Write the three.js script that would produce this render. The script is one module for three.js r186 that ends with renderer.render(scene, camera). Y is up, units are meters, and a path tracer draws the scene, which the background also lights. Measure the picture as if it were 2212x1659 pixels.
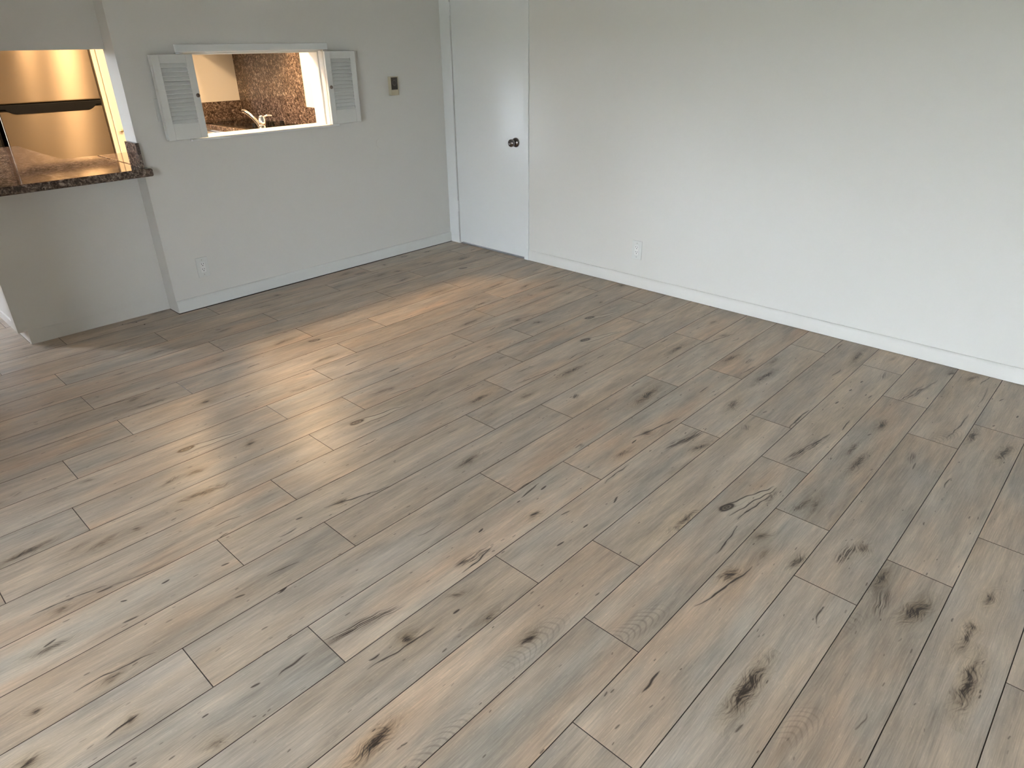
import * as THREE from 'three';
import { RoundedBoxGeometry } from 'three/addons/geometries/RoundedBoxGeometry.js';
import { RectAreaLightUniformsLib } from 'three/addons/lights/RectAreaLightUniformsLib.js';
import { mergeGeometries } from 'three/addons/utils/BufferGeometryUtils.js';
RectAreaLightUniformsLib.init();

const scene = new THREE.Scene();
const renderer = new THREE.WebGLRenderer();
renderer.toneMapping = THREE.LinearToneMapping;
renderer.toneMappingExposure = 1.0;
renderer.shadowMap.enabled = true;

// ---------- camera (x: along the pass-through wall, z: towards the viewer, metres) ----------
const camera = new THREE.PerspectiveCamera(59.05, 2212 / 1659, 0.05, 100);
camera.position.set(-3.916, 1.55, 4.386);
camera.rotation.set(-0.46753, -0.81232, -0.012715, 'YXZ');
scene.add(camera);

// ---------- sky: soft overcast daylight that enters through the glass sliding door ----------
{
  const w = 64, h = 32, d = new Float32Array(w * h * 4);
  for (let j = 0; j < h; j++) for (let i = 0; i < w; i++) {
    const e = (j + 0.5) / h * 2 - 1, k = (j * w + i) * 4;   // row 0 is the nadir
    if (e < 0) { d[k] = 0.10; d[k + 1] = 0.10; d[k + 2] = 0.085; } else { d[k] = 0.92 - 0.14 * e; d[k + 1] = 1.0 - 0.06 * e; d[k + 2] = 1.12 + 0.1 * e; }
    d[k + 3] = 1;
  }
  const t = new THREE.DataTexture(d, w, h, THREE.RGBAFormat, THREE.FloatType);
  t.mapping = THREE.EquirectangularReflectionMapping; t.magFilter = THREE.LinearFilter; t.needsUpdate = true;
  scene.background = t; scene.backgroundIntensity = 77;
}
const LAMP = { color: 0xffd29c, window: 640, hood: 620, fridge: 430 };   // kitchen ceiling panels, radiance

// ---------- helpers ----------
function rng(seed) { let s = seed >>> 0; return () => { s = (s + 0x6D2B79F5) | 0; let t = Math.imul(s ^ s >>> 15, 1 | s); t = t + Math.imul(t ^ t >>> 7, 61 | t) ^ t; return ((t ^ t >>> 14) >>> 0) / 4294967296; }; }
const HASH = new Float32Array(65536); { const r = rng(77); for (let i = 0; i < 65536; i++) HASH[i] = r(); }
function vn(x, y) {   // value noise 0..1
  const xi = Math.floor(x), yi = Math.floor(y); let fx = x - xi, fy = y - yi; fx = fx * fx * (3 - 2 * fx); fy = fy * fy * (3 - 2 * fy);
  const a = (xi * 131 + yi * 7919) & 65535, b = ((xi + 1) * 131 + yi * 7919) & 65535, c = (xi * 131 + (yi + 1) * 7919) & 65535, d = ((xi + 1) * 131 + (yi + 1) * 7919) & 65535;
  const p = HASH[a] + (HASH[b] - HASH[a]) * fx, q = HASH[c] + (HASH[d] - HASH[c]) * fx; return p + (q - p) * fy;
}
const fbm = (x, y) => vn(x, y) * 0.55 + vn(x * 2.1 + 17.3, y * 2.1 + 5.1) * 0.3 + vn(x * 4.3 + 3.7, y * 4.3 + 41.9) * 0.15;
const taken = {};
function numbered(n) { const k = taken[n] = (taken[n] ?? -1) + 1; return k ? n + '_' + String(k).padStart(3, '0') : n; }
function tag(o, label, category, group) { o.userData.label = label; o.userData.category = category; if (group) o.userData.group = group; return o; }
function thing(name, label, category, pos = [0, 0, 0], group) { const o = new THREE.Group(); o.name = numbered(name); o.position.set(...pos); scene.add(o); return tag(o, label, category, group); }
function part(name, geo, mat, parent) { const m = new THREE.Mesh(Array.isArray(geo) ? mergeGeometries(geo.map((g) => (g.index ? g.toNonIndexed() : g))) : geo, mat); m.name = name; parent.add(m); return m; }
function struct(name, geo, mat) { const m = part(name, geo, mat, scene); m.userData.kind = 'structure'; return m; }
// axis-aligned box with texture coordinates in metres
function bx(x0, x1, y0, y1, z0, z1) {
  const g = new THREE.BoxGeometry(x1 - x0, y1 - y0, z1 - z0).translate((x0 + x1) / 2, (y0 + y1) / 2, (z0 + z1) / 2).toNonIndexed();
  const p = g.attributes.position, n = g.attributes.normal, u = g.attributes.uv;
  for (let i = 0; i < p.count; i++) { const ax = Math.abs(n.getX(i)), ay = Math.abs(n.getY(i)); u.setXY(i, ax > 0.5 ? p.getZ(i) : p.getX(i), ay > 0.5 ? p.getZ(i) : p.getY(i)); }
  return g;
}
// the same with rounded edges
function rb(x0, x1, y0, y1, z0, z1, r = 0.003, seg = 2) {
  const g = new RoundedBoxGeometry(x1 - x0, y1 - y0, z1 - z0, seg, r); g.translate((x0 + x1) / 2, (y0 + y1) / 2, (z0 + z1) / 2);
  const q = g.index ? g.toNonIndexed() : g, p = q.attributes.position, n = q.attributes.normal, u = q.attributes.uv;
  for (let i = 0; i < p.count; i++) { const ax = Math.abs(n.getX(i)), ay = Math.abs(n.getY(i)); u.setXY(i, ax > 0.7 ? p.getZ(i) : p.getX(i), ay > 0.7 ? p.getZ(i) : p.getY(i)); }
  return q;
}
function lathe(pts, seg = 32) { return new THREE.LatheGeometry(pts.map(([r, y]) => new THREE.Vector2(r, y)), seg).toNonIndexed(); }
function tube(pts, r, seg = 24, rad = 12) { return new THREE.TubeGeometry(new THREE.CatmullRomCurve3(pts.map((p) => new THREE.Vector3(...p))), seg, r, rad).toNonIndexed(); }
function tex(w, h, f, srgb, repeat) {   // f(i, j) -> [r, g, b] 0..255
  const d = new Uint8Array(w * h * 4);
  for (let j = 0; j < h; j++) for (let i = 0; i < w; i++) { const c = f(i, j), k = (j * w + i) * 4; d[k] = c[0]; d[k + 1] = c[1]; d[k + 2] = c[2]; d[k + 3] = 255; }
  const t = new THREE.DataTexture(d, w, h, THREE.RGBAFormat); t.magFilter = THREE.LinearFilter; t.minFilter = THREE.LinearMipmapLinearFilter; t.generateMipmaps = true;
  t.wrapS = t.wrapT = THREE.RepeatWrapping; if (srgb) t.colorSpace = THREE.SRGBColorSpace; if (repeat) t.repeat.set(repeat, repeat); t.needsUpdate = true; return t;
}
// noise that tiles over n cells
const tn = (x, y, n) => { const m = (a) => ((a % n) + n) % n, xi = Math.floor(x), yi = Math.floor(y); let fx = x - xi, fy = y - yi; fx = fx * fx * (3 - 2 * fx); fy = fy * fy * (3 - 2 * fy); const h = (a, b) => HASH[(m(a) * 131 + m(b) * 7919 + n * 977) & 65535]; const p = h(xi, yi) + (h(xi + 1, yi) - h(xi, yi)) * fx, q = h(xi, yi + 1) + (h(xi + 1, yi + 1) - h(xi, yi + 1)) * fx; return p + (q - p) * fy; };

// ---------- materials ----------
const S = (c, rough, extra = {}) => new THREE.MeshPhysicalMaterial({ color: c, roughness: rough, ...extra });
const peel = tex(256, 256, (i, j) => { const v = 128 + 90 * (tn(i / 8, j / 8, 32) - 0.5) + 50 * (tn(i / 3.2, j / 3.2, 80) - 0.5); return [v, v, v]; }, false, 2.2);
const M = {
  wall: S(new THREE.Color().setRGB(0.68, 0.668, 0.632), 0.62, { bumpMap: peel, bumpScale: 0.0004 }),
  trim: S(new THREE.Color().setRGB(0.74, 0.755, 0.75), 0.42),
  paint: S(new THREE.Color().setRGB(0.68, 0.685, 0.66), 0.5),
  ceiling: S(new THREE.Color().setRGB(0.55, 0.55, 0.53), 0.95),
  cabinet: S(new THREE.Color().setRGB(0.74, 0.73, 0.69), 0.38),
  cream: S(new THREE.Color().setRGB(0.66, 0.58, 0.45), 0.45),
  plate: S(new THREE.Color().setRGB(0.67, 0.675, 0.65), 0.4),
  receptacle: S(new THREE.Color().setRGB(0.76, 0.76, 0.74), 0.3),
  screw: S(new THREE.Color().setRGB(0.36, 0.35, 0.32), 0.4),
  dial: S(new THREE.Color().setRGB(0.10, 0.085, 0.065), 0.3),
  black: S(0x080808, 0.5, { specularIntensity: 0.3 }),
  blackGlass: S(0x060606, 0.06),
  hole: S(0x050505, 0.8),
  bronze: S(new THREE.Color().setRGB(0.16, 0.13, 0.11), 0.28, { metalness: 0.9 }),
  chrome: S(new THREE.Color().setRGB(0.86, 0.86, 0.87), 0.09, { metalness: 1 }),
  brass: S(new THREE.Color().setRGB(0.42, 0.34, 0.2), 0.3, { metalness: 1 }),
  nickel: S(new THREE.Color().setRGB(0.2, 0.18, 0.175), 0.18, { metalness: 1 }),
  beige: S(new THREE.Color().setRGB(0.50, 0.45, 0.32), 0.45),
  brownPlastic: S(new THREE.Color().setRGB(0.035, 0.028, 0.02), 0.3),
  concrete: S(new THREE.Color().setRGB(0.30, 0.29, 0.27), 0.9),
  underlay: S(new THREE.Color().setRGB(0.05, 0.035, 0.025), 0.9),
  glass: new THREE.MeshPhysicalMaterial({ color: 0xffffff, roughness: 0, transmission: 1, thickness: 0, ior: 1.5 }),
};
const graniteMap = tex(512, 512, (i, j) => {   // brown granite with tan and black flecks
  const a = tn(i / 5 + 3 * tn(i / 11, j / 11, 46), j / 5 + 3 * tn(j / 11, i / 11, 46), 102), b = tn(i / 14, j / 14, 36), c = tn(i / 2.6, j / 2.6, 196);
  const k = a * 0.62 + b * 0.22 + c * 0.28;
  const stops = [[0.24, 50, 41, 37], [0.42, 70, 58, 51], [0.55, 88, 74, 66], [0.68, 108, 93, 83], [0.85, 152, 137, 124]];
  let p = stops[0], q = stops[4]; for (let s = 0; s < 4; s++) if (k >= stops[s][0] && k < stops[s + 1][0]) { p = stops[s]; q = stops[s + 1]; }
  if (k < 0.24) q = p; if (k >= 0.85) p = q;
  const f = p === q ? 0 : (k - p[0]) / (q[0] - p[0]); return [p[1] + (q[1] - p[1]) * f, p[2] + (q[2] - p[2]) * f, p[3] + (q[3] - p[3]) * f];
}, true, 1.35);
M.granite = S(0xffffff, 0.16, { map: graniteMap });
M.graniteTop = S(0xffffff, 0.07, { map: graniteMap });
const brush = tex(256, 256, (i, j) => { const v = 128 + 80 * (tn(i / 64, j, 256) - 0.5); return [v, v, v]; }, false, 1.5);
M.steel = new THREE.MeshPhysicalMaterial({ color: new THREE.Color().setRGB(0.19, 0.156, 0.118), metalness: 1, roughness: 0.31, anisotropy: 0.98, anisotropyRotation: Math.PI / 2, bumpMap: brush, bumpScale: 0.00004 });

// ---------- floor: laminate planks, 195 mm wide and 1.2 m long, each one a mesh ----------
// marks printed on the planks: [x1 cm, row1 * 100, x2 cm, row2 * 100, strength]; K knot, C crack, d fleck, S pale scar, B scratched bundle, G cathedral grain
const MARKS = {
  K: [[-289,77,-280,76,2],[-281,164,-266,158,2],[-311,469,-293,477,3],[-238,146,-228,142,2],[-203,31,-187,48,2],[-107,175,-92,167,3],[-228,376,-210,361,3],[-224,573,-207,565,3],
    [-108,379,-91,372,3],[-71,485,-54,475,3],[-20,468,-12,464,2],[-20,548,-5,556,3],[-48,641,-31,652,3],[-106,581,-88,575,3],[-133,678,-115,671,3],[-105,773,-100,779,3],
    [-147,1135,-127,1138,4],[-178,1142,-170,1145,3],[-198,1067,-183,1062,4],[-152,931,-146,939,2],[-29,1248,-22,1247,3],[-43,1320,-37,1328,3],[-82,1272,-68,1270,4],[-73,1414,-61,1423,4],
    [-86,1535,-67,1539,4],[-142,1372,-124,1360,5],[-120,1549,-110,1545,4],[-166,1465,-162,1469,4],[-189,1475,-181,1480,3],[-216,1689,-198,1692,3],[-177,1829,-163,1836,3],[-175,1854,-158,1849,2],
    [-200,1806,-193,1829,3],[-225,1814,-219,1826,5],[-205,1887,-197,1892,4],[-269,1944,-248,1943,6],[-204,2061,-193,2079,6],[-197,2010,-185,2008,4],[-136,1860,-117,1861,4],[-182,2146,-174,2150,3],
    [-228,2164,-207,2163,5],[-208,2135,-195,2144,3],[-87,2071,-71,2083,4],[-328,857,-319,847,3],[-326,935,-307,950,4],[-359,959,-351,952,3],[-382,885,-366,878,4],[-377,1080,-372,1080,3],
    [-376,1279,-371,1277,3],[-392,1259,-389,1263,3],[-287,1170,-282,1171,3],[-311,1528,-308,1529,5],[-290,1512,-285,1526,2],[-292,1589,-284,1590,3],[-342,1638,-330,1628,6],[-365,1481,-361,1484,3],
    [-398,1335,-394,1340,4],[-376,1370,-373,1367,3],[-28,1675,-10,1670,4],[-93,1846,-83,1847,4],[-14,1930,-4,1949,3],[-78,2009,-66,2009,4],[-12,1890,-6,1893,4],[-244,1471,-238,1478,3],
    [-345,958,-342,961,3],[-289,839,-284,834,4]],
  C: [[-323,398,-297,417,4],[-348,569,-339,563,2],[-162,496,-144,506,2],[-225,694,-203,711,3],[-187,891,-172,881,3],[-219,874,-194,918,2],[-110,757,-80,796,3],[-128,1085,-112,1080,3],
    [-168,1077,-136,1106,3],[-136,971,-116,1000,2],[-163,914,-154,920,2],[-64,1307,-33,1345,3],[-172,1450,-143,1487,5],[-119,1693,-96,1696,5],[-208,1512,-190,1510,3],[-194,1762,-171,1778,5],
    [-216,1779,-197,1771,4],[-242,1812,-213,1844,5],[-224,1968,-215,1963,3],[-252,2074,-245,2076,2],[-382,1058,-361,1079,4],[-361,1079,-344,1099,2],[-382,1263,-361,1278,4],[-291,1156,-265,1204,4],
    [-324,1062,-314,1067,3],[-324,1252,-313,1262,3],[-280,1492,-265,1478,4],[-324,1531,-301,1545,4],[-105,1786,-93,1783,4],[-126,1758,-111,1775,3],[-36,1864,-22,1877,2],[-14,1964,-1,1974,3],
    [-40,1985,-15,1982,2],[-82,1969,-51,1981,3],[-311,1177,-304,1176,3],[-326,1303,-322,1297,4],[-276,1300,-271,1299,4],[-234,1397,-214,1400,5],[-295,1100,-275,1098,4],[-330,961,-327,966,3],
    [-297,863,-296,865,3],[-326,1102,-322,1096,4]],
  d: [[-266,-68,-258,-46,2],[-294,401,-291,404,3],[-195,254,-192,263,3],[-211,301,-208,308,3],[-169,837,-164,830,3],[-7,344,0,352,3],[-54,562,-47,562,2],[-96,516,-87,517,3],
    [-62,415,-53,423,2],[-98,315,-89,313,2],[-81,658,-74,659,3],[-123,611,-115,618,2],[-191,1006,-181,1008,3],[-126,771,-119,759,3],[-74,1211,-65,1212,3],[-97,1335,-89,1338,2],
    [-80,1484,-67,1490,3],[-115,1455,-105,1456,3],[-132,1308,-123,1308,3],[-113,1619,-110,1624,3],[-235,1564,-232,1566,4],[-249,1562,-245,1564,4],[-216,1563,-211,1557,4],[-235,1513,-230,1519,3],
    [-243,1471,-238,1478,3],[-279,1841,-269,1841,5],[-273,1961,-269,1965,3],[-349,1139,-346,1140,5],[-361,1132,-359,1137,5],[-383,1147,-379,1140,4],[-364,1182,-359,1185,4],[-349,1438,-346,1441,4],
    [-362,1434,-360,1434,4],[-325,1301,-322,1300,4],[-262,1435,-259,1432,5],[-294,1545,-291,1546,5],[-332,1660,-330,1662,3],[-380,1435,-378,1437,4],[-17,1610,-6,1611,3],[-51,1734,-48,1737,4],
    [-64,1729,-61,1731,4],[-82,1729,-78,1732,4],[-66,1777,-61,1782,3],[-102,1838,-99,1843,3],[-57,2032,-55,2036,4],[-41,2066,-38,2068,4],[-28,2019,-23,2025,3],[-302,1153,-299,1156,4],
    [-240,1425,-238,1426,4],[-228,1432,-224,1430,5],[-338,851,-337,850,3],[-314,860,-310,863,3],[-332,1171,-329,1175,4]],
  B: [[-321,151,-312,158,1],[-224,843,-212,862,3],[-168,1532,-147,1558,4],[-143,1743,-117,1777,4],[-326,1443,-305,1472,4],[-57,1838,-35,1867,4],[-278,1472,-265,1480,4]],
  S: [[-207,427,-181,465,3],[-52,231,-28,273,3],[-71,928,-48,976,4],[-101,1031,-77,1069,4],[-192,1727,-166,1768,5],[-310,752,-284,770,4],[-247,935,-219,954,4]],
  G: [[-269,1759,-251,1782,4],[-295,1676,-274,1677,3],[-266,2014,-254,2028,3],[-221,2002,-211,2008,2],[-333,1699,-316,1697,4],[-87,1947,-72,1987,4]],
};

const PW = 0.195, PL = 1.2, Z0 = 0.1864;
// x of one end joint in each row, from the pass-through wall towards the viewer (row -1 lies along the wall)
const JOINT = { '-2': -3.05, '-1': -2.22, 0: -2.63, 1: -3.225, 2: -2.475, 3: -3.22, 4: -2.83, 5: -3.185, 6: -3.47, 7: -2.645, 8: -3.55, 9: -2.655, 10: -2.95, 11: -3.265, 12: -2.955, 13: -3.555, 14: -3.265, 15: -2.665, 16: -2.38, 17: -2.68, 18: -2.98, 19: -2.08, 20: -1.8, 21: -2.67, 22: -2.1, 23: -1.5, 24: -1.9 };
const TW = 1200, TH = 194, PER = 10;   // pixels of one printed plank; planks on one texture
function printPlank(data, slot, row, x0, seed) {
  const r = rng(seed * 7919 + 13), sx = r() * 300, sy = r() * 300, tone = (r() - 0.5) * 12, pink = (r() - 0.42) * 1.1;
  const off = slot * (TH + 2) + 1, knots = [], marks = [];
  for (const kind in MARKS) for (const [xa, ra, xb, rb2, s] of MARKS[kind]) {
    const rm = Math.floor((ra + rb2) / 200), xm = (xa + xb) / 200; if (rm !== row || xm < x0 || xm > x0 + PL) continue;
    marks.push([kind, xa / 100 - x0, (ra / 100 - row) * PW, xb / 100 - x0, (rb2 / 100 - row) * PW, s]);
  }
  const need = marks.length ? 1 : 4;
  for (let k = 0; k < need; k++) { const u = 0.1 + r() * 1.0, v = PW * (0.15 + 0.7 * r()), l = 0.03 + 0.1 * r(); marks.push(['KCdKdB'[Math.floor(r() * 6)], u, v, u + l, v + (r() - 0.5) * 0.03, 2 + Math.floor(r() * 3)]); }
  for (let k = 0; k < 16; k++) { const u = r() * 1.15, v = PW * r(), l = 0.006 + 0.018 * r(); marks.push(['d', u, v, u + l, v + (r() - 0.5) * 0.004, 1 + r() * 2]); }
  const local = marks.map(([k, ua, va, ub, vb, s]) => { const cu = (ua + ub) / 2, cv = (va + vb) / 2, dx = ub - ua, dy = (vb - va) * 0.8, l = Math.hypot(dx, dy) || 0.01; return { k, cu, cv, c: dx / l, q: dy / l, l: Math.max(l, 0.012), s, e: r() * 100, side: r() < 0.5 ? -1 : 1 }; });
  for (const m of local) if (m.k === 'K' || m.k === 'S' || m.k === 'G') knots.push(m);
  const T = new Float32Array(TW * TH), A = new Float32Array(TW * TH), R = new Float32Array(TW * TH);   // darkness, paleness, redness of the marks
  for (const m of local) {
    const rad = m.k === 'G' ? 0.06 : m.k === 'd' ? 0.006 : m.k === 'S' ? 0.05 : 0.035, ext = m.l / 2 + (m.k === 'd' ? 0.006 : 0.07);
    const i0 = Math.max(0, Math.floor((m.cu - ext) / PL * TW)), i1 = Math.min(TW, Math.ceil((m.cu + ext) / PL * TW));
    for (let j = 0; j < TH; j++) for (let i = i0; i < i1; i++) {
      const du = i / TW * PL - m.cu, dv = j / TH * PW - m.cv, a = du * m.c + dv * m.q; let b = -du * m.q + dv * m.c;
      if (Math.abs(b) > rad) continue;
      const t = a / (m.l / 2), k = j * TW + i, st = m.s / 5; b += 0.004 * (vn(a * 30 + m.e, m.e) - 0.5) * 2;
      if (m.k === 'K') {
        const w = 0.007 + 0.0018 * m.s, core = Math.exp(-((a / (m.l * 0.36)) ** 2 + (b / (w * 0.7)) ** 2)), halo = Math.exp(-((a / (m.l * 0.62 + 0.01)) ** 2 + (b / (w * 1.7)) ** 2));
        const n = fbm(a * 22 + m.e, b * 150 + 1.6 * Math.sin(a * 60 + m.e) + m.e), ridge = (1 - Math.abs(2 * n - 1)) ** 7, fine = Math.max(0, fbm(a * 30 + m.e, b * 520) - 0.45) * 3;
        T[k] += st * (core * (0.30 + 0.55 * ridge + 0.35 * fine) + halo * (0.06 + 0.62 * ridge * vn(a * 24, b * 60 + m.e) + 0.22 * fine)); R[k] += st * halo * 0.5;
      } else if (m.k === 'C') {
        const end = Math.max(0, 1 - t * t), w = 0.0011 + 0.0016 * end * vn(a * 40 + m.e, 3), bb = b + 0.007 * m.side * (1 - t * t) * 0.6;
        T[k] += st * end ** 0.5 * (Math.exp(-((bb / w) ** 2)) * 1.1 + 0.22 * Math.exp(-((bb / 0.006) ** 2)) * vn(a * 60, b * 700 + m.e)); A[k] += st * end * 0.5 * Math.exp(-(((bb - 0.004 * m.side) / 0.0022) ** 2));
      } else if (m.k === 'd') {
        const end = Math.max(0, 1 - t * t), w = 0.0008 + 0.0024 * end * Math.min(1, m.s / 4) * Math.min(1, m.l / 0.03); T[k] += st * 0.95 * Math.exp(-((b / w) ** 2)) * Math.min(1, end * 1.6);
      } else if (m.k === 'S') {
        const pale = Math.exp(-(Math.abs(t * 0.95) ** 4 + ((b - 0.008) / 0.017) ** 2)); A[k] += st * 1.5 * pale * (0.35 + 1.1 * vn(a * 26, b * 260 + m.e));
        const ring = Math.hypot((a + m.l * 0.42) / 0.034, (b + 0.006) / 0.014); T[k] += st * (0.95 * Math.exp(-((ring - 0.85) ** 2) / 0.05) * (0.4 + vn(a * 60 + m.e, b * 500)) + 0.5 * Math.exp(-((ring - 0.3) ** 2) / 0.03) + 0.3 * Math.exp(-(ring ** 2)));
        const end = Math.max(0, 1 - (t * 0.92) ** 2), wob = 0.004 * (vn(a * 22 + m.e, 9) - 0.5); T[k] += st * end ** 0.5 * (1.0 * Math.exp(-(((b - 0.026 + 0.008 * t + wob) / 0.0017) ** 2)) + 0.9 * Math.exp(-(((b + 0.008 - 0.012 * t + wob) / 0.0024) ** 2)) * (0.3 + vn(a * 30, m.e)) + 0.4 * Math.exp(-(((b - 0.009 + wob) / 0.001) ** 2)) * vn(a * 18, m.e + 4));
      } else if (m.k === 'B') {
        const env = Math.exp(-((t * 0.95) ** 4 + (b / 0.014) ** 2)), n = fbm(a * 20 + m.e, b * 520 + 3 * t); T[k] += st * env * Math.max(0, n - 0.4) * 4.4; A[k] += st * env * Math.max(0, 0.42 - n) * 2;
      } else {
        const y = b / 0.05, d = (a + 0.5 * m.l) * 1.0 + 0.09 * y * y, w = Math.sin(d * 260 + 3 * vn(a * 15, b * 60 + m.e)), env = Math.exp(-((t * 0.8) ** 4)) * Math.exp(-((b / 0.035) ** 4)); T[k] += st * env * 0.3 * Math.max(0, w - 0.35);
      }
    }
  }
  const W = 1200;
  for (let j = 0; j < TH; j++) for (let i = 0; i < TW; i++) {
    const u = i / TW * PL, v = j / TH * PW; let vw = v + 0.004 * (vn(u * 5 + sx, v * 12 + sy) - 0.5);
    for (const m of knots) { const du = u - m.cu, dv = v - m.cv, a = m.l * 0.7 + 0.03, e = (du / a) ** 2 + (dv / 0.04) ** 2; if (e < 5) vw -= dv * 0.55 * Math.exp(-e); }
    const low = fbm(u * 3.2 + sx, vw * 15 + sy), mid = fbm(u * 9 + sy, vw * 60 + sx), pk = fbm(u * 2.6 + sy + 50, vw * 11 + sx + 9) - 0.5;
    const g1 = vn(u * 16 + sx, vw * 620 + sy), g2 = vn(u * 60 + sx, vw * 1500), sp = vn(u * 90 + sy, vw * 420 + sx);
    const k = j * TW + i; let d = Math.min(1, T[k] * 1.2), p = Math.min(1, A[k]);
    let y = 169 + tone + 46 * (low - 0.5) + 31 * (mid - 0.5) + 19 * (g1 - 0.5) + 13 * (g2 - 0.5); if (sp > 0.8) y += (sp - 0.8) * 60; const gl = vn(u * 9 + sy, vw * 260 + sx); if (gl > 0.7) y -= (gl - 0.7) * 34;
    let cr = y * (1.095 + 0.11 * pk * (1 + 0.5 * pink)), cg = y * (1.0 + 0.015 * pk), cb = y * (0.893 - 0.07 * pk);
    const red = 0.16 * pink * Math.max(0, pk); cr += y * red * 0.6; cb -= y * red * 0.3;
    cr += (208 - cr) * 0.7 * p; cg += (198 - cg) * 0.7 * p; cb += (180 - cb) * 0.7 * p;
    const rr = Math.min(1, R[k]) * 0.1; cr *= 1 + rr * 0.4; cb *= 1 - rr;
    cr += (56 - cr) * d; cg += (45 - cg) * d; cb += (38 - cb) * d;
    const o = ((off + j) * W + i) * 4; data[o] = Math.max(0, Math.min(255, cr)); data[o + 1] = Math.max(0, Math.min(255, cg)); data[o + 2] = Math.max(0, Math.min(255, cb)); data[o + 3] = 255;
  }
  for (const j of [-1, TH]) { const src = (off + (j < 0 ? 0 : TH - 1)) * W * 4, dst = (off + j) * W * 4; data.copyWithin(dst, src, src + W * 4); }
}
const HT = PER * (TH + 2) + 8, sheets = [];
let slotCount = 0;
function newSlot(row, x0) {
  const s = Math.floor(slotCount / PER), slot = slotCount % PER;
  if (!sheets[s]) { const data = new Uint8Array(TW * HT * 4); for (let j = HT - 8; j < HT; j++) for (let i = 0; i < TW; i++) { const o = (j * TW + i) * 4; data[o] = 62; data[o + 1] = 47; data[o + 2] = 37; data[o + 3] = 255; } sheets[s] = { data, mat: null }; }
  printPlank(sheets[s].data, slot, row, x0, slotCount + 1); slotCount++;
  return { sheet: s, slot };
}
const floor = new THREE.Group(); floor.name = 'floor'; floor.userData.kind = 'structure'; scene.add(floor);
const plankJobs = [];
function plankGeo(x0, x1, z0, z1, px0, slot) {   // bevelled plank, its top at y = 0
  const g = 0.0004, b = 0.0010, d = 0.0009, y0 = -0.012, pos = [], uv = [];
  const A = [x0 + g, x1 - g, z0 + g, z1 - g], I = [A[0] + b, A[1] - b, A[2] + b, A[3] - b];
  const U = (x) => Math.min(1, Math.max(0, (x - px0) / PL)), V = (z) => (slot * (TH + 2) + 1 + Math.min(1, Math.max(0, (z - z0) / PW)) * TH) / HT, dark = (HT - 4) / HT;
  const quad = (p, flat) => { for (const k of [0, 1, 2, 0, 2, 3]) { pos.push(...p[k]); uv.push(U(p[k][0]), flat ? dark : V(p[k][2])); } };
  const [ax0, ax1, az0, az1] = A, [ix0, ix1, iz0, iz1] = I;
  quad([[ix0, 0, iz1], [ix1, 0, iz1], [ix1, 0, iz0], [ix0, 0, iz0]]);
  quad([[ax0, -d, az1], [ax1, -d, az1], [ix1, 0, iz1], [ix0, 0, iz1]], true); quad([[ix0, 0, iz0], [ix1, 0, iz0], [ax1, -d, az0], [ax0, -d, az0]], true);
  quad([[ax0, -d, az0], [ax0, -d, az1], [ix0, 0, iz1], [ix0, 0, iz0]], true); quad([[ix1, 0, iz0], [ix1, 0, iz1], [ax1, -d, az1], [ax1, -d, az0]], true);
  quad([[ax0, y0, az1], [ax1, y0, az1], [ax1, -d, az1], [ax0, -d, az1]], true); quad([[ax0, -d, az0], [ax1, -d, az0], [ax1, y0, az0], [ax0, y0, az0]], true);
  quad([[ax0, y0, az0], [ax0, y0, az1], [ax0, -d, az1], [ax0, -d, az0]], true); quad([[ax1, -d, az0], [ax1, -d, az1], [ax1, y0, az1], [ax1, y0, az0]], true);
  const q = new THREE.BufferGeometry(); q.setAttribute('position', new THREE.Float32BufferAttribute(pos, 3)); q.setAttribute('uv', new THREE.Float32BufferAttribute(uv, 2)); q.computeVertexNormals(); return q;
}
const spare = [];   // prints that planks beside and behind the viewer share
const ROWS = [-16, 37], LEFT = -8.0;
for (let row = ROWS[0]; row <= ROWS[1]; row++) {
  const z0 = Z0 + row * PW, z1 = z0 + PW, xEnd = row <= -2 ? (row === -2 ? -2.392 : -3.19) : 0;
  const zz0 = row === -1 ? Math.max(z0, -0.0285) : Math.max(z0, -2.949);
  let x = (JOINT[row] ?? -3.4 + ((row * 37) % 100 + 100) % 100 * 0.012); const xl = z0 < 1.65 ? -4.3 : LEFT; while (x > xl) x -= PL;
  for (; x < xEnd; x += PL) {
    const a = Math.max(x, xl), b = Math.min(x + PL, xEnd); if (b - a < 0.02) continue;
    const inView = (z0 + PW / 2) - 2.757 < (b + 4.01) * 1.084 + 0.25 && b > -4.1 && row > -6;
    let s; if (inView) s = newSlot(row, x); else if (spare.length < 7) { s = newSlot(row, x); spare.push(s); } else s = spare[Math.abs(row * 3 + Math.round(x * 5)) % 7];
    plankJobs.push([a, b, zz0, z1, x, s]);
  }
}
for (const sh of sheets) {
  const t = new THREE.DataTexture(sh.data, TW, HT, THREE.RGBAFormat); t.colorSpace = THREE.SRGBColorSpace; t.magFilter = THREE.LinearFilter; t.minFilter = THREE.LinearMipmapLinearFilter; t.generateMipmaps = true; t.anisotropy = 8; t.needsUpdate = true;
  sh.mat = new THREE.MeshPhysicalMaterial({ map: t, roughness: 0.31, ior: 1.55, bumpMap: t, bumpScale: 0.0005 });
}
for (const [a, b, z0, z1, px, s] of plankJobs) { const m = part('plank', plankGeo(a, b, z0, z1, px, s.slot), sheets[s.sheet].mat, floor); m.name = numbered('plank'); }
part('underlay', [bx(LEFT, -4.3, -0.10, -0.012, 1.65, 7.6), bx(-4.3, 0.14, -0.10, -0.012, -2.95, 7.6)], M.underlay, floor);

// ---------- room shell ----------
const H = 2.44, KC = 2.06, WZ = -0.03, WB = -0.195, EDGE = -2.388, PZ = -0.165;
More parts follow.
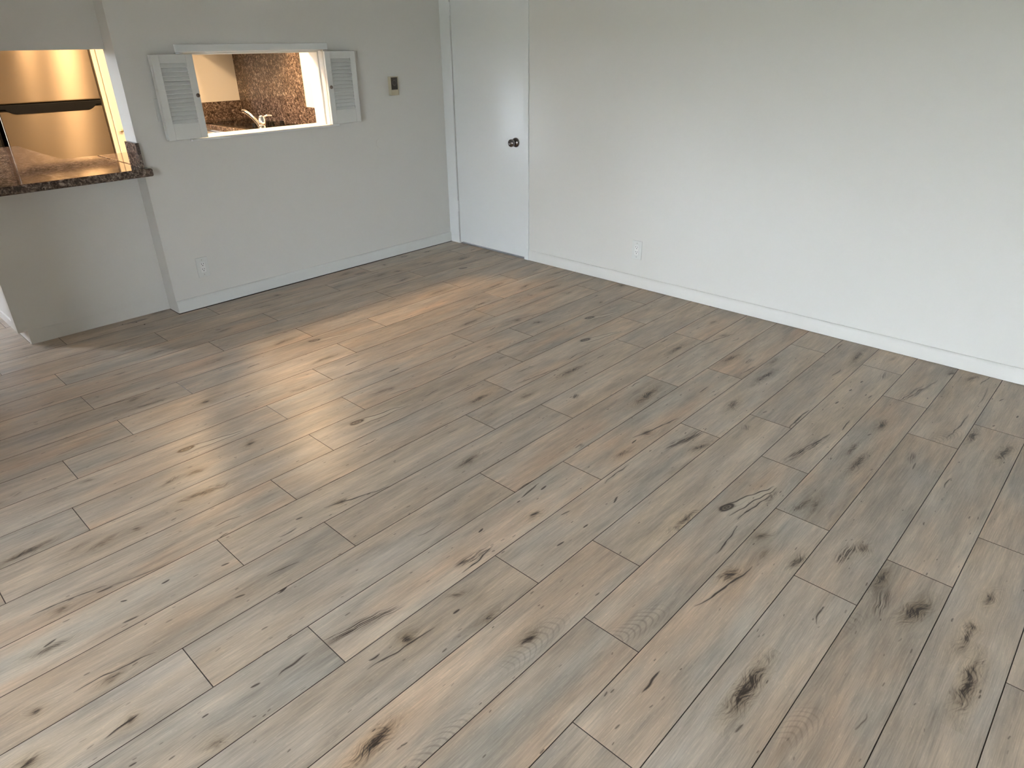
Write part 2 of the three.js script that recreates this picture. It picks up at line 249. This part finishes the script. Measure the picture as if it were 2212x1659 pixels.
// pass-through wall, with the shuttered opening
const OX0 = -2.02, OX1 = -1.08, OY0 = 1.045, OY1 = 1.517;
struct('wall_back', [bx(EDGE, OX0, 0, H, WB, WZ), bx(OX1, 0.12, 0, H, WB, WZ), bx(OX0, OX1, 0, OY0 - 0.014, WB, WZ), bx(OX0, OX1, OY1, H, WB, WZ)], M.wall);
// right wall, with the closet doorway in the corner
const DZ0 = 0.084, DZ1 = 0.836, DH = 2.04;
struct('wall_right', [bx(0, 0.12, 0, H, DZ1 + 0.004, 7.6), bx(0, 0.12, DH + 0.004, H, WZ, DZ1 + 0.004), bx(0, 0.12, 0, H, WZ, DZ0 - 0.004), bx(0.08, 0.12, 0, DH + 0.004, DZ0 - 0.004, DZ1 + 0.004)], M.wall);
// left wall: beside the kitchen passage, then the room widens towards the garden door
const PX = -4.3, PE = 1.75;  // unseen partition added here to keep daylight off the pass-through wall
struct('wall_left', [bx(PX - 0.12, PX, 0, H, -2.95, -1.9), bx(PX - 0.12, PX, 0, 0.9, -1.9, -1.3), bx(PX - 0.12, PX, 2.0, H, -1.9, -1.3), bx(PX - 0.12, PX, 0, H, -1.3, PE), bx(LEFT - 0.12, PX - 0.12, 0, H, PE - 0.12, PE), bx(LEFT - 0.12, LEFT, 0, H, PE, 2.6), bx(LEFT - 0.12, LEFT, 0, H, 7.2, 7.6), bx(LEFT - 0.12, LEFT, 2.06, H, 2.6, 7.2)], M.wall);
struct('wall_front', bx(LEFT - 0.12, 0.12, -0.1, H, 7.6, 7.72), M.wall);
struct('ceiling', [bx(LEFT - 0.12, PX - 0.12, H, H + 0.12, PE - 0.12, 7.72), bx(PX - 0.12, 0.12, H, H + 0.12, -3.07, 7.72)], M.ceiling);
// lowered wall above the kitchen counter
struct('wall_header', bx(-3.27, EDGE, 1.538, H, PZ - 0.12, PZ), M.wall);
// kitchen walls
struct('wall_kitchen_back', [bx(PX - 0.12, 0.12, -0.1, H, -3.07, -2.95), bx(-1.2, -0.38, 0, H, -2.95, -2.43)], M.wall);
struct('ceiling_kitchen', bx(-3.27, -0.5, KC, KC + 0.06, -2.95, WB), M.ceiling);
struct('wall_kitchen_right', bx(-0.5, -0.38, 0, H, -2.43, WB), M.wall);
struct('floor_kitchen', bx(-3.19, -0.5, -0.012, 0, -2.95, WB - 0.005), S(new THREE.Color().setRGB(0.3, 0.26, 0.2), 0.5));

// sliding glass door behind the viewer's left shoulder, and the patio outside
{
  const w = new THREE.Group(); w.name = 'window_2'; w.userData.kind = 'structure'; scene.add(w);
  const x0 = LEFT - 0.09, x1 = LEFT - 0.03;
  part('frame', [rb(x0, x1, 0, 0.04, 2.6, 7.2), rb(x0, x1, 2.02, 2.06, 2.6, 7.2), rb(x0, x1, 0.04, 2.02, 2.6, 2.645), rb(x0, x1, 0.04, 2.02, 7.155, 7.2), rb(x0, x1, 0.04, 2.02, 4.87, 4.93)], M.trim, w);
  part('pane', bx(x0 + 0.027, x0 + 0.031, 0.04, 2.02, 2.645, 4.87), M.glass, w); part('pane', bx(x0 + 0.027, x0 + 0.031, 0.04, 2.02, 4.93, 7.155), M.glass, w);
  const k = new THREE.Group(); k.name = 'window_3'; k.userData.kind = 'structure'; scene.add(k);
  const q0 = PX - 0.09, q1 = PX - 0.03;
  part('frame', [rb(q0, q1, 0.9, 0.94, -1.9, -1.3), rb(q0, q1, 1.96, 2.0, -1.9, -1.3), rb(q0, q1, 0.94, 1.96, -1.9, -1.86), rb(q0, q1, 0.94, 1.96, -1.34, -1.3), rb(q0, q1, 0.94, 1.96, -1.62, -1.58)], M.trim, k);
  part('pane', bx(q0 + 0.027, q0 + 0.031, 0.94, 1.96, -1.86, -1.62), M.glass, k); part('pane', bx(q0 + 0.027, q0 + 0.031, 0.94, 1.96, -1.58, -1.34), M.glass, k);
  struct('added_sky_block_wall', bx(-16.2, -16, -0.3, 2.4, -30, 30), S(new THREE.Color().setRGB(0.12, 0.12, 0.09), 0.95));  // unseen wall added to cut low sky light, so the right wall darkens upwards
  struct('ground', bx(-30, LEFT - 4.5, -0.4, -0.25, -40, 40), S(new THREE.Color().setRGB(0.10, 0.12, 0.06), 0.95));
  struct('patio', [bx(LEFT - 4.5, LEFT - 0.12, -0.2, -0.06, -4, 9), bx(LEFT - 0.12, PX - 0.12, -0.2, -0.06, -4, PE - 0.12)], M.concrete);
  struct('added_sky_block_eave', bx(LEFT - 2.8, LEFT - 0.12, 2.2, 2.34, PE - 0.12, 7.72), M.ceiling);  // unseen overhang added, deep enough to block high sky light on the near floor
}
// baseboards with a rounded top edge
function baseProfile(len, h = 0.078, t = 0.013) { const s = new THREE.Shape(); s.moveTo(0, 0); s.lineTo(t, 0); s.lineTo(t, h * 0.72); s.quadraticCurveTo(t * 0.98, h * 0.9, t * 0.4, h); s.lineTo(0, h); s.closePath(); return new THREE.ExtrudeGeometry(s, { depth: len, bevelEnabled: false, curveSegments: 6 }).toNonIndexed(); }
struct('baseboard_back', baseProfile(2.388).rotateY(-Math.PI / 2).translate(0, 0.003, WZ), M.paint);           // faces +z
struct('baseboard_right', baseProfile(6.7).rotateY(Math.PI).translate(0, 0.003, 7.586), M.wall);               // faces -x
// closet door casing
struct('trim_1', [rb(-0.012, 0.0, 0, DH + 0.05, WZ + 0.001, DZ0 - 0.002), rb(-0.012, 0.0, 0, DH + 0.05, DZ1 + 0.002, DZ1 + 0.046), rb(-0.012, 0.0, DH + 0.002, DH + 0.05, DZ0 - 0.002, DZ1 + 0.002), bx(0.04, 0.08, 0, DH, DZ0 - 0.004, DZ0 + 0.006), bx(0.05, 0.08, 0, DH, DZ1 - 0.012, DZ1 + 0.004)], M.trim);
// closet door
{
  const d = new THREE.Group(); d.name = 'door_1'; d.userData.kind = 'structure'; d.userData.label = 'flush white closet door in the corner with dark round knob'; scene.add(d);
  part('leaf', rb(0.0005, 0.036, 0.014, DH - 0.003, DZ0 + 0.0015, DZ1 - 0.0055, 0.0015), M.trim, d);
  const k = part('knob', lathe([[0, 0.066], [0.008, 0.066], [0.009, 0.0685], [0.012, 0.0685], [0.013, 0.0655], [0.022, 0.064], [0.0265, 0.059], [0.0275, 0.052], [0.0265, 0.042], [0.0235, 0.03], [0.019, 0.02], [0.0185, 0.01]]).rotateZ(Math.PI / 2).translate(0, 0.876, 0.748), M.nickel, d);
  part('rose', lathe([[0.0185, 0.02], [0.026, 0.0175], [0.0325, 0.011], [0.0345, 0.004], [0.0345, -0.0005]]).rotateZ(Math.PI / 2).translate(0, 0.876, 0.748), M.nickel, k);
  part('latch_plate', rb(0.0003, 0.026, 0.847, 0.905, DZ1 - 0.0056, DZ1 - 0.0036, 0.0006), M.nickel, d);
  for (const y of [0.315, 1.775]) {
    const hg = part('hinge', mergeGeometries([0, 1, 2].map((q) => new THREE.CylinderGeometry(0.0058, 0.0058, 0.0285, 12).toNonIndexed().translate(-0.006, y - 0.03 + q * 0.03, DZ0 - 0.0002))), M.trim, d);
    part('hinge_leaf', rb(-0.0015, 0.0015, y - 0.045, y + 0.045, DZ0 + 0.002, DZ0 + 0.008, 0.0006), M.trim, hg);
  }
}
// frame of the pass-through: thin face trim, jamb lining with a stop bead, sill
{
  const w = new THREE.Group(); w.name = 'window_1'; w.userData.kind = 'structure'; w.userData.label = 'white framed pass-through opening into the kitchen'; scene.add(w);
  part('head_trim', rb(-2.062, -1.040, OY1, 1.558, WZ, WZ + 0.017), M.trim, w);
  part('side_trim', rb(-2.062, OX0, 1.033, OY1, WZ, WZ + 0.014), M.trim, w); part('side_trim', rb(OX1, -1.040, 1.047, OY1, WZ, WZ + 0.014), M.trim, w);
  part('sill', rb(OX0 - 0.058, OX1 + 0.058, OY0 - 0.014, OY0, WB - 0.006, WZ + 0.026, 0.003), M.trim, w);
  part('lining', [bx(OX0 - 0.001, OX0 + 0.006, OY0, OY1, WB - 0.004, WZ), bx(OX1 - 0.006, OX1 + 0.001, OY0, OY1, WB - 0.004, WZ), bx(OX0, OX1, OY1 - 0.006, OY1 + 0.001, WB - 0.004, WZ)], M.trim, w);
  part('stop_bead', [rb(OX1 - 0.016, OX1 - 0.006, OY0, OY1 - 0.006, -0.082, -0.066, 0.002), rb(OX0 + 0.006, OX0 + 0.016, OY0, OY1 - 0.006, -0.082, -0.066, 0.002), rb(OX0 + 0.006, OX1 - 0.006, OY1 - 0.016, OY1 - 0.006, -0.082, -0.066, 0.002)], M.trim, w);
  for (const y of [1.13, 1.42]) part('hinge', [rb(OX1 - 0.0085, OX1 - 0.006, y - 0.022, y + 0.022, -0.06, -0.034, 0.0008), new THREE.CylinderGeometry(0.004, 0.004, 0.044, 10).toNonIndexed().translate(OX1 - 0.008, y, -0.028)], M.trim, w);
}
// ---------- louvred shutters: two bifold pairs, folded open against the wall ----------
const slatGeo = (w) => rb(-w / 2, w / 2, -0.0028, 0.0028, -0.0145, 0.0145, 0.0022, 1).rotateX(0.92);
function louvrePanel(parent, x0, x1, z0) {
  const y0 = 1.05, y1 = 1.507, st = 0.042, rt = 0.045, rbm = 0.086, z1 = z0 + 0.02;
  const p = part('panel', [rb(x0, x0 + st, y0, y1, z0, z1, 0.002), rb(x1 - st, x1, y0, y1, z0, z1, 0.002), rb(x0 + st, x1 - st, y1 - rt, y1, z0 + 0.0005, z1 - 0.0005, 0.0015), rb(x0 + st, x1 - st, y0, y0 + rbm, z0 + 0.0005, z1 - 0.0005, 0.0015)], M.paint, parent);
  const n = 14, a = y0 + rbm, b = y1 - rt, g = slatGeo(x1 - x0 - 2 * st + 0.004);
  for (let k = 0; k < n; k++) { const s = part('slat', g, M.paint, p); s.position.set((x0 + x1) / 2, a + (k + 0.5) * (b - a) / n, z0 + 0.01); }
  return p;
}
function shutter(label, x0, x1, knobX, foldX) {
  const t = thing('louvre_shutter', label, 'shutter', [0, 0, 0], 'folding louvre shutters of the pass-through');
  louvrePanel(t, x0, x1, -0.012); louvrePanel(t, x0, x1, 0.0115);
  const k = part('knob', lathe([[0, 0.021], [0.006, 0.0205], [0.0105, 0.017], [0.0115, 0.013], [0.009, 0.009], [0.005, 0.006], [0.0048, 0.0]]).rotateX(Math.PI / 2).translate(knobX, 1.287, 0.0312), M.bronze, t);
  for (const y of [1.13, 1.42]) part('hinge', new THREE.CylinderGeometry(0.0045, 0.0045, 0.045, 10).translate(foldX, y, 0.0098), M.paint, t);
  return t;
}
shutter('folded white louvre shutter at the left end of the pass-through, partly covering it', -2.226, -1.99, -2.008, -2.2285);
shutter('folded white louvre shutter at the right end of the pass-through, nearest the thermostat', -1.1, -0.857, -1.086, -0.8545);

// ---------- wall fittings ----------
function outlet(label, place) {
  const t = thing('wall_outlet', label, 'outlet', [0, 0, 0], 'duplex wall outlets');   // built facing +z about the origin
  part('plate', rb(-0.039, 0.039, -0.064, 0.064, 0, 0.006, 0.0025), M.plate, t);
  const f = part('receptacle', rb(-0.0165, 0.0165, -0.034, 0.034, 0.004, 0.0078, 0.001), M.receptacle, t);
  for (const y of [0.0185, -0.0155]) {
    part('slot', bx(-0.0078, -0.0052, y - 0.001, y + 0.008, 0.0072, 0.0081), M.hole, f); part('slot', bx(0.0052, 0.0078, y, y + 0.0075, 0.0072, 0.0081), M.hole, f);
    part('ground_hole', new THREE.CylinderGeometry(0.0028, 0.0028, 0.001, 14).rotateX(Math.PI / 2).translate(0, y - 0.0075, 0.0077), M.hole, f);
  }
  for (const y of [0.048, -0.048]) part('screw', new THREE.CylinderGeometry(0.0028, 0.003, 0.0014, 14).rotateX(Math.PI / 2).translate(0, y, 0.0063), M.screw, t);
  place(t); return t;
}
outlet('white wall outlet low on the wall below the louvre shutters', (t) => t.position.set(-2.174, 0.262, WZ));
outlet('white wall outlet low on the long plain wall right of the door', (t) => { t.position.set(0, 0.263, 1.876); t.rotation.y = -Math.PI / 2; });
{
  const t = thing('light_switch', 'white switch plate half hidden behind the left louvre shutter', 'light switch', [-2.205, 1.216, WZ]);
  part('plate', rb(-0.036, 0.036, -0.062, 0.062, 0, 0.006, 0.0025), M.plate, t); part('toggle', rb(-0.0055, 0.0055, -0.012, 0.012, 0.004, 0.0125, 0.0015), M.plate, t);
}
{
  const t = thing('thermostat', 'small beige wall thermostat with a dark dial face', 'thermostat', [-0.512, 1.266, WZ]);
  part('housing', [rb(-0.036, -0.031, -0.062, 0.064, 0, 0.034, 0.002), rb(0.031, 0.036, -0.062, 0.064, 0, 0.034, 0.002), rb(-0.036, 0.036, 0.059, 0.064, 0, 0.034, 0.002), rb(-0.034, 0.034, -0.02, 0.062, 0, 0.02, 0.002)], M.beige, t);
  part('face', rb(-0.0305, 0.0305, -0.024, 0.0585, 0.018, 0.029, 0.002), M.brownPlastic, t);
  part('dial', new THREE.TorusGeometry(0.017, 0.0028, 8, 32).translate(0, 0.022, 0.0295), M.dial, t);
  part('cover', rb(-0.0305, 0.0305, -0.064, -0.025, 0.0, 0.03, 0.004), M.beige, t);
}
tag(part('cover_disc', lathe([[0, 0.0022], [0.033, 0.0022], [0.0355, 0.0012], [0.036, 0]], 40).rotateX(Math.PI / 2).translate(-0.67, 0.876, WZ), M.wall, scene), 'round painted cover disc on the wall below the thermostat', 'cover disc');

// ---------- kitchen ----------
// base cabinets
function base(name, label, boxes, doors) {
  const t = thing(name, label, 'cabinet', [0, 0, 0]);
  part('carcass', boxes, M.cabinet, t);
  for (const d of doors) { const g = part('door', d.frame, M.cabinet, t); if (d.panel) part('door_panel', d.panel, M.cabinet, g); if (d.knob) part('knob', new THREE.SphereGeometry(0.013, 16, 12).translate(...d.knob), M.brass, g); }
  return t;
}
{
  const doors = [];
  for (const [a, b] of [[-0.69, -0.19], [-1.24, -0.71], [-1.79, -1.26]]) {
    const x0 = -3.234, x1 = -3.216, y0 = 0.085, y1 = 0.86, f = 0.055;
    doors.push({ frame: [rb(x0, x1, y0, y1, a, a + f, 0.002), rb(x0, x1, y0, y1, b - f, b, 0.002), rb(x0, x1, y0, y0 + f, a + f, b - f, 0.002), rb(x0, x1, y1 - f, y1, a + f, b - f, 0.002)], panel: bx(x0 + 0.009, x1, y0 + f, y1 - f, a + f, b - f), knob: [x0 - 0.012, 0.76, b - 0.03] });
  }
  base('base_cabinet', 'white end panel and doors of the kitchen peninsula under the granite counter', [rb(-3.214, -2.62, 0.084, 0.869, -1.8, PZ - 0.021, 0.0015), bx(-3.187, -2.62, 0.0, 0.0835, -1.8, PZ - 0.021), rb(-3.234, EDGE - 0.001, 0.0845, 0.869, PZ - 0.02, PZ, 0.0008), bx(-3.187, EDGE - 0.001, 0.001, 0.0845, PZ - 0.02, PZ - 0.00005)], doors);
  base('base_cabinet', 'white sink cabinet below the counter behind the pass-through', [bx(-2.6, -1.76, 0.09, 0.869, -0.76, WB - 0.005), bx(-1.14, -1.05, 0.09, 0.869, -0.76, WB - 0.005), bx(-1.76, -1.14, 0.09, 0.7, -0.76, WB - 0.005), bx(-1.76, -1.14, 0.7, 0.869, -0.76, -0.70), bx(-2.6, -1.05, 0, 0.0895, -0.7, WB - 0.005)], [[-2.58, -2.1], [-2.08, -1.6], [-1.58, -1.08]].map(([a, b]) => ({ frame: rb(a, b, 0.11, 0.85, -0.78, -0.761, 0.002), knob: [b - 0.04, 0.75, -0.792] })));
  base('base_cabinet', 'white base cabinet under the black cooktop', [bx(-1.0, -0.502, 0.09, 0.869, -2.425, WB - 0.005), bx(-0.94, -0.502, 0, 0.09, -2.425, WB - 0.005)], [[-2.4, -1.95], [-1.93, -1.45], [-1.43, -0.9]].map(([a, b]) => ({ frame: rb(-1.02, -1.001, 0.11, 0.85, a, b, 0.002), knob: [-1.032, 0.75, b - 0.04] })));
}
// granite worktops with a rolled edge: the peninsula, and the run round sink and cooktop
{
  const slab = (P, holes, label) => {
    const s = new THREE.Shape(P.map(([x, z]) => new THREE.Vector2(x, -z)));
    for (const q of holes) { const hole = new THREE.Path(); q.forEach(([x, y], i) => (i ? hole.lineTo(x, y) : hole.moveTo(x, y))); hole.closePath(); s.holes.push(hole); }
    const t = part('countertop', new THREE.ExtrudeGeometry(s, { depth: 0.024, bevelEnabled: true, bevelThickness: 0.0105, bevelSize: 0.0095, bevelSegments: 6 }).rotateX(-Math.PI / 2).translate(0, 0.8795, 0), M.graniteTop, scene);
    t.name = numbered('countertop'); tag(t, label, 'countertop');
  };
  slab([[-3.262, 0.036], [-2.374, 0.036], [-2.374, -0.019], [-2.399, -0.019], [-2.399, -0.788], [-2.6, -0.788], [-2.6, -1.79], [-3.262, -1.79]], [], 'polished brown granite peninsula counter with a rolled front edge');
  slab([[-2.379, WB - 0.012], [-0.512, WB - 0.012], [-0.512, -2.418], [-1.03, -2.418], [-1.03, -0.788], [-2.379, -0.788]], [[[-1.75, 0.34], [-1.75, 0.7], [-1.15, 0.7], [-1.15, 0.34]]], 'brown granite counter behind the pass-through around the black cooktop');
  const sk = thing('sink', 'stainless sink basin let into the counter behind the faucet', 'sink');
  part('basin', [bx(-1.74, -1.16, 0.72, 0.724, -0.69, -0.35), bx(-1.742, -1.738, 0.72, 0.866, -0.69, -0.35), bx(-1.162, -1.158, 0.72, 0.866, -0.69, -0.35), bx(-1.742, -1.158, 0.72, 0.866, -0.692, -0.688), bx(-1.742, -1.158, 0.72, 0.866, -0.352, -0.348)], M.chrome, sk);
}
tag(part('splash_slab', rb(EDGE - 0.022, EDGE - 0.0005, 0.915, 1.053, PZ + 0.003, WZ + 0.03, 0.002), M.granite, scene), 'short granite upstand on the counter against the wall end', 'backsplash');
tag(part('splash_slab', rb(-1.2, -0.523, 0.915, 1.074, -2.43 + 0.0005, -2.408, 0.002), M.granite, scene), 'low granite backsplash along the far kitchen wall', 'backsplash').name = 'splash_slab_001';
tag(part('splash_slab', rb(-0.5215, -0.5005, 0.915, 2.055, -2.4295, -1.276, 0.002), M.granite, scene), 'tall granite slab covering the wall behind the cooktop', 'backsplash').name = 'splash_slab_002';
tag(part('splash_slab', rb(-0.5215, -0.5005, 0.915, 1.064, -1.2755, WB - 0.02, 0.002), M.granite, scene), 'low granite backsplash next to the tall slab, seen by the right jamb', 'backsplash').name = 'splash_slab_003';
// refrigerator
{
  const t = thing('refrigerator', 'stainless top-freezer refrigerator behind the counter', 'refrigerator', [0, 0, 0]);
  const x0 = -2.586, x1 = -1.859, zf = -2.1;
  part('body', rb(x0 + 0.005, x1 - 0.005, 0.02, 1.70, -2.8, zf - 0.06, 0.004), M.black, t);
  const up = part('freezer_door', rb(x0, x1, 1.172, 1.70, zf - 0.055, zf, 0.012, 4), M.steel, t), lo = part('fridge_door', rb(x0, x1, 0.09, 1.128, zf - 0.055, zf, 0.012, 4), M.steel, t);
  part('recess', bx(x0 + 0.004, x1 - 0.004, 1.128, 1.172, zf - 0.055, zf - 0.02), M.black, t);
  const s = new THREE.Shape(), a = x0 + 0.05, b = x1 - 0.05; s.moveTo(a - 0.045, 1.165); s.lineTo(b + 0.045, 1.165); s.lineTo(b + 0.04, 1.143); s.lineTo(b, 1.141); s.quadraticCurveTo(b - 0.03, 1.106, b - 0.07, 1.104); s.lineTo(a + 0.07, 1.104); s.quadraticCurveTo(a + 0.03, 1.106, a, 1.141); s.lineTo(a - 0.04, 1.143); s.closePath();
  part('handle', new THREE.ExtrudeGeometry(s, { depth: 0.012, bevelEnabled: true, bevelThickness: 0.003, bevelSize: 0.003, bevelSegments: 2 }).translate(0, 0, zf - 0.009), M.black, t);
  part('toe_grille', bx(x0 + 0.02, x1 - 0.02, 0.0, 0.085, -2.7, zf - 0.06), M.black, t);
}
{
  const t = thing('pantry_cabinet', 'tall cream pantry cabinet with a brass knob right of the refrigerator', 'cabinet');
  part('carcass', [bx(-1.849, -1.205, 0, 2.055, -2.94, -2.112)], M.cream, t);
  part('filler_stile', rb(-1.849, -1.817, 0.002, 2.055, -2.112, -2.102, 0.0015), M.cream, t);
  const d = part('door', rb(-1.812, -1.21, 0.10, 2.04, -2.112, -2.094, 0.002), M.cream, t);
  part('knob', lathe([[0, 0.026], [0.008, 0.025], [0.0135, 0.02], [0.014, 0.016], [0.009, 0.009], [0.006, 0.006], [0.006, 0]], 20).rotateX(Math.PI / 2).translate(-1.772, 0.925, -2.094), M.brass, d);
}
{
  const t = thing('wall_oven', 'black built-in oven at the left edge beside the refrigerator', 'oven');
  part('body', rb(-3.24, -2.604, 0.0, 1.9, -2.9, -2.13, 0.004), M.black, t); const d = part('oven_door', rb(-3.22, -2.625, 0.45, 1.22, -2.13, -2.105, 0.005), M.blackGlass, t); part('handle', rb(-3.18, -2.66, 1.15, 1.168, -2.085, -2.065, 0.006), M.black, d);
}
// cooktop with three knobs in sight, hood above it
{
  const t = thing('cooktop', 'black glass cooktop with black knobs set in the granite counter', 'cooktop', [0, 0, 0]);
  part('glass', rb(-1.0, -0.535, 0.9148, 0.921, -2.24, -1.4, 0.002), M.blackGlass, t);
  for (const x of [-0.915, -0.8, -0.752, -0.655]) part('knob', lathe([[0, 0.032], [0.014, 0.032], [0.0175, 0.029], [0.0185, 0.006], [0.022, 0.003], [0.022, 0]], 20).translate(x, 0.921, -1.455), M.black, t);
  for (const [x, z] of [[-0.88, -2.05], [-0.65, -2.05], [-0.88, -1.72], [-0.65, -1.72]]) part('burner', new THREE.TorusGeometry(0.07, 0.0015, 6, 32).rotateX(Math.PI / 2).translate(x, 0.9215, z), M.black, t);
}
{
  const t = thing('range_hood', 'white range hood over the cooktop', 'hood');
  part('canopy', rb(-0.92, -0.523, 1.545, 1.66, -2.26, -1.38, 0.008), M.cabinet, t); part('cabinet', rb(-0.82, -0.523, 1.66, 2.055, -2.26, -1.38, 0.004), M.cabinet, t);
}
// faucet at the pass-through
{
  const t = thing('faucet', 'chrome single-lever kitchen faucet behind the pass-through sill', 'faucet', [-1.462, 0.914, -0.285]);
  part('body', lathe([[0, 0], [0.032, 0], [0.032, 0.006], [0.026, 0.012], [0.0235, 0.05], [0.022, 0.12], [0.02, 0.142], [0, 0.146]]), M.chrome, t);
  part('spout', tube([[0, 0.10, -0.006], [0, 0.14, -0.04], [-0.002, 0.18, -0.1], [-0.004, 0.208, -0.165], [-0.005, 0.221, -0.215], [-0.005, 0.219, -0.232]], 0.0125, 36, 14), M.chrome, t);
  part('lever', [lathe([[0, 0.0], [0.021, 0.0], [0.024, 0.02], [0.019, 0.052], [0.01, 0.06], [0, 0.061]], 24).translate(0.004, 0.142, 0), tube([[0.006, 0.19, 0], [0.03, 0.196, 0.0], [0.06, 0.2, 0.0], [0.082, 0.197, 0]], 0.0055, 16, 10)], M.chrome, t);
}
// kitchen ceiling lights: three round recessed downlights in the lowered ceiling
function downlight(label, x, z, radiance, R) {
  const t = thing('ceiling_light', label, 'ceiling light', [x, KC, z], 'recessed kitchen lights');
  part('trim_ring', lathe([[R, -0.001], [R, -0.006], [R + 0.006, -0.009], [R + 0.018, -0.006], [R + 0.02, -0.0005]], 36), M.trim, t);
  part('diffuser', new THREE.CylinderGeometry(R, R, 0.003, 36).translate(0, -0.0025, 0), new THREE.MeshStandardMaterial({ color: 0xffffff, roughness: 0.6, emissive: LAMP.color, emissiveIntensity: 8 }), t);
  const l = new THREE.RectAreaLight(LAMP.color, radiance, R * 1.77, R * 1.77); l.position.set(0, -0.006, 0); l.rotation.x = -Math.PI / 2; l.name = 'lamp'; t.add(l);
}
downlight('round recessed kitchen light nearest the pass-through', -1.62, -0.8, LAMP.window, 0.105);
downlight('round recessed kitchen light beside the range hood', -0.98, -1.12, LAMP.hood, 0.062);
downlight('round recessed kitchen light nearest the refrigerator', -2.05, -1.35, LAMP.fridge, 0.062);

// crumbs left on the floor
for (const [x, z, s, label] of [[-2.711, -0.1, 0.006, 'tiny dark crumb farthest from the wall corner, close to the peninsula panel'], [-2.637, -0.075, 0.008, 'largest of three dark crumbs on the planks beside the peninsula panel'], [-2.617, 0.004, 0.007, 'tiny dark crumb farthest from the peninsula panel, on the planks']]) {
  const g = new THREE.IcosahedronGeometry(s / 2, 1), p = g.attributes.position; for (let i = 0; i < p.count; i++) { const k = 0.75 + 0.5 * vn(p.getX(i) * 900 + x * 100, p.getY(i) * 900 + p.getZ(i) * 700); p.setXYZ(i, p.getX(i) * k * 1.2, p.getY(i) * k * 0.6, p.getZ(i) * k); } g.computeVertexNormals();
  const m = part('crumb', g, M.bronze, scene); m.name = numbered('crumb'); m.position.set(x, s * 0.22, z); tag(m, label, 'crumb', 'dark crumbs on the floor');
}

scene.traverse((o) => { if (o.isMesh) { o.castShadow = true; o.receiveShadow = true; } if (o.isLight && !o.isRectAreaLight) o.castShadow = true; });
renderer.render(scene, camera);
